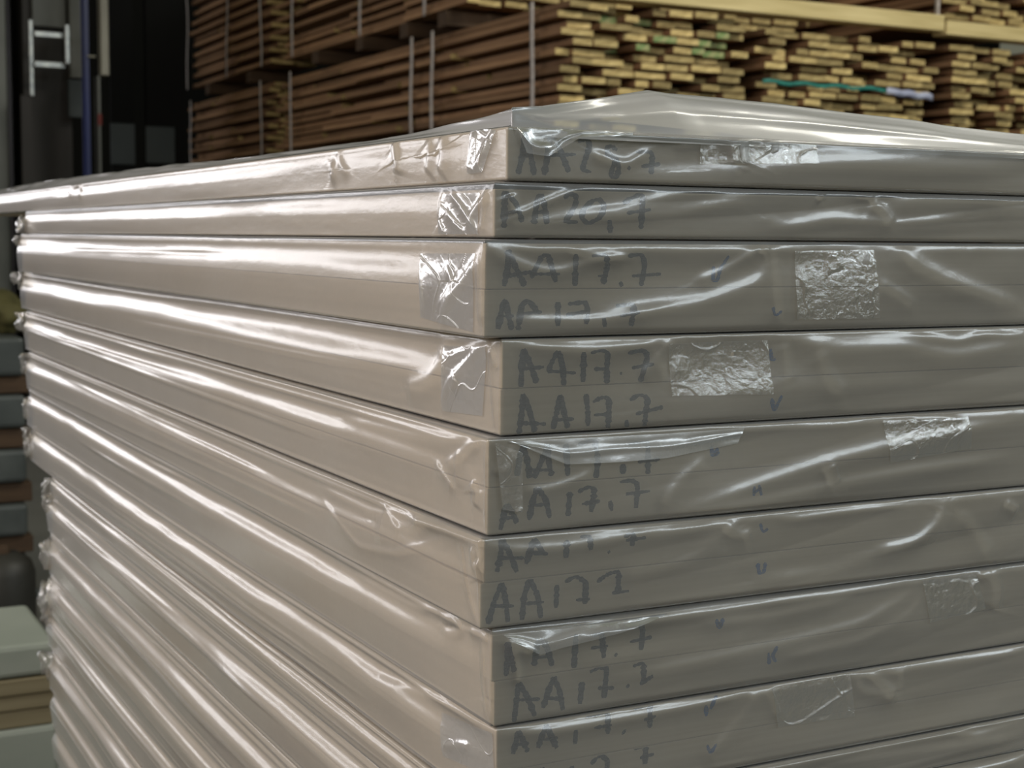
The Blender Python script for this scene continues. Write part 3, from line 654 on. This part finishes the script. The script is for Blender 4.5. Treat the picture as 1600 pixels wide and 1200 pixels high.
# ------------------------------------------------------------------ timber piles behind
ZT = 5.0
Cn = at(870, 371, ZT); xc, yc = Cn[0], Cn[1]
def bx(px): return on_y(px, 200, yc)[0]
def by(px): return on_x(px, 200, xc)[1]
ROW = .0305; BT = .0215
rd = random.Random(11)
_bm = {}
def board_mesh(width, length, endm):
    key = (round(width, 3), round(length, 2), endm.name)
    if key not in _bm:
        me = box_mesh('board', (0, 0, 0), (width, length, BT), [M_timber_side, endm], .0015, 1); me.name = 'timber_board'
        _bm[key] = me
    return _bm[key]
def bundle(label, x0, x1, y0, length, z0, z1, zvis, cols_all=True, green=None, straps=(), teal=False, row=ROW):
    root = empty('timber_bundle', (x0, y0, z0), label, 'timber', 'sawn timber bundles stacked behind')
    nrow = int((z1 - z0) / row)
    hid = bmesh.new(); nh = 0
    for k in range(nrow):
        z = z0 + k * row
        x = x0 + (k % 2) * rd.choice([.03, .045, .06]) + rd.uniform(-.010, .010); first = True
        while x < x1 - .05:
            wdt = rd.choice([.055, .075, .095, .095, .125])
            if x + wdt > x1 + .02: wdt = .075
            dy = rd.choice([0, 0, .008, .015, .025, .045, .07, .13]) + rd.uniform(-.012, .012)
            if first: dy = rd.uniform(-.02, .05)
            zj = z + rd.uniform(-.002, .004) * (0 if rd.random() < .5 else 1)
            if z < zvis:
                box_bm(hid, (x, y0 + dy, z), (x + wdt, y0 + length, z + BT)); nh += 1
            else:
                em = M_timber_end
                if green and abs(x - green[0]) < green[2] and abs(z - green[1]) < green[3] and rd.random() < .3: em = M_timber_green
                if first:
                    # the outer column: two lengths end to end, pushed in and out
                    yy_ = dy; seg = 0
                    while yy_ < length - .3:
                        ln = min(rd.choice([.6, .8, 1.0, 1.3]), round(length - yy_ - .02, 1))
                        if length - yy_ - ln < .35: ln = round(length - yy_ - .03, 2)
                        o = bpy.data.objects.new('board', board_mesh(wdt, ln, em)); COL.objects.link(o); o.parent = root
                        o.location = (x - x0 + (rd.uniform(-.022, .028) if seg else 0), yy_, z - z0 + rd.uniform(-.001, .003))
                        o.rotation_euler = (0, rd.uniform(-.02, .02), 0)
                        yy_ += ln + rd.uniform(.008, .03); seg += 1
                else:
                    o = bpy.data.objects.new('board', board_mesh(wdt, round(length - .2, 2), em)); COL.objects.link(o); o.parent = root
                    o.location = (x - x0, dy, zj - z0)
                    o.rotation_euler = (0, rd.uniform(-.02, .02), 0)
            x += wdt + rd.choice([.001, .002, .003, .006, .012]) ; first = False
            if not cols_all and x > x0 + .2: break
    if nh:
        me = bpy.data.meshes.new('lower_boards'); hid.to_mesh(me); me.materials.append(M_timber_side)
        tag(link('lower_boards', me, root), kind='stuff')
    hid.free()
    # spacer laths lie in some of the gaps; straps run round the bundle
    for sy in straps:
        y = y0 + sy; n = 26; zz_ = np.linspace(z0 - .01, z0 + nrow * row, n)
        wob = .006 * vn(zz_ * 4, sy, 5) + .004; sl = .03 * vn(zz_ * 1.2, sy + 3, 6)
        V = []
        for k in range(n):
            V += [(x0 - .020 - wob[k], y + sl[k] - .013, zz_[k]), (x0 - .020 - wob[k], y + sl[k] + .013, zz_[k])]
        me = mesh_np('strap', np.array(V), grid_quads(n, 2), M_strap, True)
        o = link('strap', me, root); sm = o.modifiers.new('thick', 'SOLIDIFY'); sm.thickness = .001
    return root, nrow
zt2 = 1.0 + .80
A_end = by(431) - yc
xa1, xb0, xb1, xc0 = bx(1166), bx(1192), bx(1462), bx(1484)
ZV = 1.22
Z2 = .94
# tier heights: second tier top ends under the pale bearers
top2 = on_x(868, -6, xc)[2]
green = (bx(1060), on_y(1060, 65, yc)[2], .30, .055)
bundle('brown timber bundle at the corner, green paint on some board ends', xc, xa1, yc, round(A_end - .01, 2), Z2, top2, ZV, green=green, straps=(.17, .95, 1.15, 2.62))
y2 = by(419)
bundle('brown timber bundle at the far left end of the pile, lower tier', xc + .01, xc + .7, y2, round(by(292) - y2, 2), Z2, top2, ZV, cols_all=False, straps=(.1, 1.4))
bundle('yellow timber bundle with teal strap, middle of lower tier', xb0, xb1, yc + .01, 2.6, Z2, top2 - .02, ZV)
bundle('yellow timber bundle at the right edge, lower tier', xc0, xc0 + .72, yc + .005, 2.6, Z2, top2 - .02, ZV)
# bottom tier, hidden behind the wrapped stack
bundle('bottom timber bundle under the corner bundle, behind the stack', xc, xa1, yc, round(A_end - .01, 2), .10, .90, 9)
bundle('bottom timber bundle at far left end of the pile', xc + .01, xc + .7, y2, round(by(292) - y2, 2), .10, .90, 9, cols_all=False)
bundle('bottom timber bundle in the middle, behind the stack', xb0, xb1, yc + .01, 2.6, .10, .90, 9)
bundle('bottom timber bundle on the right, behind the stack', xc0, xc0 + .72, yc + .005, 2.6, .10, .90, 9)
# upper tier
u0 = top2 + .075
ys = by(722)
bundle('upper timber bundle set back above the corner bundle', xc + .015, xa1, ys, round(by(430) - ys, 2), u0, u0 + .62, .1, straps=(.35, 1.0, 1.9))
bundle('upper timber bundle at the far left end of the pile', xc + .02, xc + .7, y2, round(by(292) - y2, 2), u0, u0 + .62, .1, cols_all=False, straps=(.12,.7, 1.5))
bundle('upper timber bundle set back in the middle of the pile', xb0, bx(1440), ys + .05, 2.2, u0, u0 + .35, .1)
bundle('upper yellow timber bundle at the right edge', bx(1478), bx(1478) + .72, yc + .02, 2.6, u0 - .02, u0 + .35, .1, straps=(.05,))
# bearers
def bearer(label, lo, hi, m=M_bearer):
    o = box('timber_bearer', lo, hi, m, None, .004, None, .002); tag(o, label, 'beam', 'bearers between the timber tiers'); return o
zb = top2 - .01
p1 = on_y(900, 8, yc - .02)
bearer('long pale bearer across the front of the corner and middle bundles', (bx(905), yc - .02, u0 - .075), (bx(1465), yc + .07, u0 - .018))
bearer('pale bearer under the upper right edge bundle', (bx(1468), yc - .02, u0 - .088), (bx(1484) + .74, yc + .06, u0 - .034), M_bearer)
for k, px in enumerate((700, 640, 570, 500, 395, 330)):
    y = by(px)
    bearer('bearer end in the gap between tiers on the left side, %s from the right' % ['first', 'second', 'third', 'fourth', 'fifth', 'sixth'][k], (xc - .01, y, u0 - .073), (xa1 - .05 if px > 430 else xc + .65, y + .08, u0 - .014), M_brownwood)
for nm, z_lo, xx0, xx1 in (('lower tier', .905, xc, xa1), ('middle lower', .905, xb0, xb1), ('right lower', .905, xc0, xc0 + .7)):
    for q, yy in enumerate((yc + .12, yc + 2.2)):
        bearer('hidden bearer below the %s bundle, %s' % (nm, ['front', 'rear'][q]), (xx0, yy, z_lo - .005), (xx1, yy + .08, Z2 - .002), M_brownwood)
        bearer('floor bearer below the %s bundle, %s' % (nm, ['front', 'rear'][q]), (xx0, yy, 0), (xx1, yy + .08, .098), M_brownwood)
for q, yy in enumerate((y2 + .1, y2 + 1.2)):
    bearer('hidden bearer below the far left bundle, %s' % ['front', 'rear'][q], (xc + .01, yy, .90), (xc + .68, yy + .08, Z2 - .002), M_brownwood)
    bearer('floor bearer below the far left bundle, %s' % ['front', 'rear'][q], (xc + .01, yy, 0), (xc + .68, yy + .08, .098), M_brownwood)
# teal strap and pale label on the middle bundle
mid = [o for o in COL.objects if o.name.startswith('timber_bundle')][2]
a = on_y(1192, 127, yc - .035); b = on_y(1392, 141, yc - .035)
n = 20; V = []
for k in range(n):
    f = k / (n - 1); p = a * (1 - f) + b * f; dz = .004 * math.sin(k * 1.3)
    V += [(p[0], yc - .035, p[2] + dz + .007), (p[0], yc - .035, p[2] + dz - .007)]
o = link('teal_strap', mesh_np('teal_strap', np.array(V), grid_quads(n, 2), M_teal), mid); sm = o.modifiers.new('thick', 'SOLIDIFY'); sm.thickness = .001
a = on_y(1386, 142, yc - .04); b = on_y(1458, 152, yc - .04)
V = []
for k in range(n):
    f = k / (n - 1); p = a * (1 - f) + b * f; dz = .003 * math.sin(k * .9)
    V += [(p[0], yc - .04 + .006 * math.sin(k), p[2] + dz + .012), (p[0], yc - .04, p[2] + dz - .012)]
o = link('paper_label', mesh_np('paper_label', np.array(V), grid_quads(n, 2), M_label), mid); sm = o.modifiers.new('thick', 'SOLIDIFY'); sm.thickness = .001

# ------------------------------------------------------------------ left background
ZB = 7.5
def plate(name, px0, px1, py0, py1, Z, thick, mt, parent=None, bev=.004):
    """upright box facing the -Y side whose front spans the given part of the photo at depth Z"""
    y0 = at((px0 + px1) / 2, 371, Z)[1]
    p = on_y(px0, py0, y0); q = on_y(px1, py1, y0)
    return box(name, (p[0], y0, max(0, q[2])), (q[0], y0 + thick, p[2]), mt, parent, bev)
def root_at(name, px, Z, label, cat, group=None):
    p = at(px, 371, Z); return empty(name, (p[0], p[1], 0), label, cat, group)
r = root_at('steel_cabinet', 15, ZB, 'grey steel cabinet at the left edge of the photo', 'cabinet')
plate('body', -160, 29, -160, 900, ZB, .5, M_greymetal, r); plate('plinth', -160, 30, 890, 1000, ZB + .01, .48, M_darkmetal, r)
r = root_at('machine_housing', 75, ZB, 'dark steel machine housing with pale upper panel behind the ladder', 'machine')
plate('housing', 30, 131, -170, 1100, ZB + .25, .5, M_darkmetal, r)
plate('upper_panel', 47, 104, -150, 44, ZB + .2, .04, M_greymetal, r)
plate('side_panel', 106, 130, -150, 122, ZB + .18, .05, M_greymetal, r)
plate('lower_side_panel', 108, 130, 124, 184, ZB + .19, .05, M_slate, r)
r = root_at('ladder', 75, ZB, 'short metal ladder with two rungs hanging on the dark housing', 'ladder')
plate('rail', 45, 54, 30, 150, ZB - .02, .03, M_ladder, r); plate('rail', 102, 110, 38, 100, ZB - .02, .03, M_ladder, r)
plate('rung', 54, 102, 48, 60, ZB - .01, .03, M_ladder, r); plate('rung', 54, 102, 95, 107, ZB - .01, .03, M_ladder, r)
plate('lower_rail', 47, 56, 150, 1100, ZB - .01, .03, M_darkmetal, r)
r = root_at('blue_post', 142, ZB, 'blue painted steel post beside the cream post', 'post'); plate('post', 133, 152, -170, 1090, ZB - .1, .08, M_blue, r); plate('bracket', 137, 150, 86, 90, ZB - .115, .01, M_cream, r)
r = root_at('cream_post', 162, ZB, 'cream steel post right of the blue post', 'post'); plate('upper_post', 154, 171, -170, 118, ZB - .1, .08, M_cream, r); plate('lower_post', 155, 171, 119, 1090, ZB - .1, .08, M_greymetal, r); plate('red_marker', 153, 160, 178, 196, ZB - .115, .01, surf('red_paint', (.12, .015, .01), (.2, .03, .02)), r)
dr = root_at('hall_door', 230, ZB + .8, 'dark double door with slate lower panels', 'door'); tag(dr, kind='structure'); dr.name = 'door_1'
plate('door_leaf', 168, 222, -200, 1000, ZB + .8, .05, M_wall, dr); plate('door_leaf', 224, 300, -200, 1000, ZB + .8, .05, M_wall, dr)
plate('door_panel', 173, 212, 192, 258, ZB + .77, .02, M_slate, dr); plate('door_panel', 228, 274, 197, 256, ZB + .77, .02, M_slate, dr)

# pile of grey bundles on brown bearers, with a bag on top
ZP = 4.0
def zat(py, Z): return at(20, py, Z)[2]
xr = at(58, 600, ZP)[0]; yp = at(20, 600, ZP)[1]
lay = [(527, 588, 'g'), (590, 616, 'b'), (618, 670, 'g'), (672, 703, 'b'), (705, 757, 'g'), (759, 790, 'b'), (792, 843, 'g'), (845, 872, 'b'), (874, 930, 'g')]
pile = empty('block_bundle_pile', (xr, yp, 0), 'pile of grey blocks on brown bearers at the left edge', 'pile')
zbase = zat(930, ZP)
for a, b, k in lay:
    z1, z0 = zat(a, ZP), zat(b, ZP)
    if k == 'g':
        for q in range(2): box('grey_block', (xr - .66 + q * .325, yp, z0), (xr - .66 + q * .325 + .31, yp + .5, z1), M_greywrap, pile, .012)
    else: box('bearer', (xr - .68, yp + .02, z0), (xr - .01, yp + .45, z1), M_brownwood, pile, .004)
box('base_block', (xr - .66, yp, 0), (xr, yp + .5, zbase), M_greywrap, pile, .01)
def blob(name, c, rx, ry, rz, mt, seed, label, cat):
    n = 22; th_ = np.linspace(0, 2 * math.pi, n * 2)[None, :]; ph = np.linspace(.01, math.pi - .01, n)[:, None]
    cx_, cy_, sz_ = np.cos(th_) * np.sin(ph), np.sin(th_) * np.sin(ph), np.cos(ph) + 0 * th_
    r_ = 1 + .22 * vn(cx_ * 2 + 5, sz_ * 2 + cy_, seed) + .1 * vn(cx_ * 5 + 5, sz_ * 5 + cy_ * 3, seed + 1)
    r_[:, -1] = r_[:, 0]
    zc_ = np.maximum(c[2] + rz * r_ * sz_, c[2] - rz * .8)
    V = np.stack([c[0] + rx * r_ * cx_, c[1] + ry * r_ * cy_, zc_], 2)
    o = link(name, mesh_np(name, V.reshape(-1, 3), grid_quads(n, n * 2), mt)); tag(o, label, cat); return o
zt = zat(527, ZP)
blob('cloth_bag', (at(22, 490, ZP)[0], yp + .2, zt + .8 * .065), .07, .09, .065, M_bag, 3, 'small crumpled mustard yellow bag lying on top of the grey block pile', 'bag')
pc = at(4, 900, ZP - .25)
can = empty('dark_canister', (pc[0], pc[1], 0), 'rounded dark canister in front of the grey block pile', 'canister')
bm = bmesh.new()
prof = [(0.0, 0), (.075, 0), (.08, .02), (.08, 1), (.06, 1.03), (.03, 1.05), (0, 1.05)]
hh = pc[2] + .06
for k in range(len(prof) - 1):
    pass
n = 28; V = []; 
P = [(.001, 0), (.075, 0), (.08, .015), (.08, hh - .05), (.07, hh - .02), (.04, hh), (.001, hh)]
for rr_, z in P:
    for k in range(n): V.append((pc[0] + rr_ * math.cos(k / n * 2 * math.pi), pc[1] + rr_ * math.sin(k / n * 2 * math.pi), z))
Q = [(j * n + k, j * n + (k + 1) % n, (j + 1) * n + (k + 1) % n, (j + 1) * n + k) for j in range(len(P) - 1) for k in range(n)]
link('canister_body', mesh_np('canister_body', np.array(V), np.array(Q), M_rubber), can); bm.free()
link('cap', mesh_np('cap', np.array([(pc[0] + r0 * math.cos(k / 12 * 2 * math.pi), pc[1] + r0 * math.sin(k / 12 * 2 * math.pi), hh + zz0) for r0, zz0 in ((.02, 0), (.02, .02), (.001, .022)) for k in range(12)]),
     np.array([(j * 12 + k, j * 12 + (k + 1) % 12, (j + 1) * 12 + (k + 1) % 12, (j + 1) * 12 + k) for j in range(2) for k in range(12)]), M_brownwood), can)

# nearer stack of wrapped boards, lower left
ZN = 2.35
xr = at(95, 1050, ZN)[0]; yn = at(40, 1050, ZN)[1]
def zn(py): return on_y(40, py, yn)[2]
st = empty('board_stack', (xr, yn, 0), 'low stack of tan boards between pale green wrapped bundles at lower left', 'boards')
z = zn(1008)
box('wrapped_bundle', (xr - .8, yn, zn(1058)), (xr, yn + .27, z), M_palewrap, st, .008)
edges = [1060, 1086, 1110, 1138]
for k in range(3):
    box('board', (xr - .8, yn + .003 * k, zn(edges[k + 1]) + .0006), (xr - .004 * k, yn + .27, zn(edges[k]) - .0006), M_tan, st, .002)
box('wrapped_bundle', (xr - .8, yn, zn(1290)), (xr, yn + .27, zn(1139)), M_palewrap, st, .008)
box('support_block', (xr - .75, yn + .02, 0), (xr - .02, yn + .25, zn(1291)), M_brownwood, st, .008)
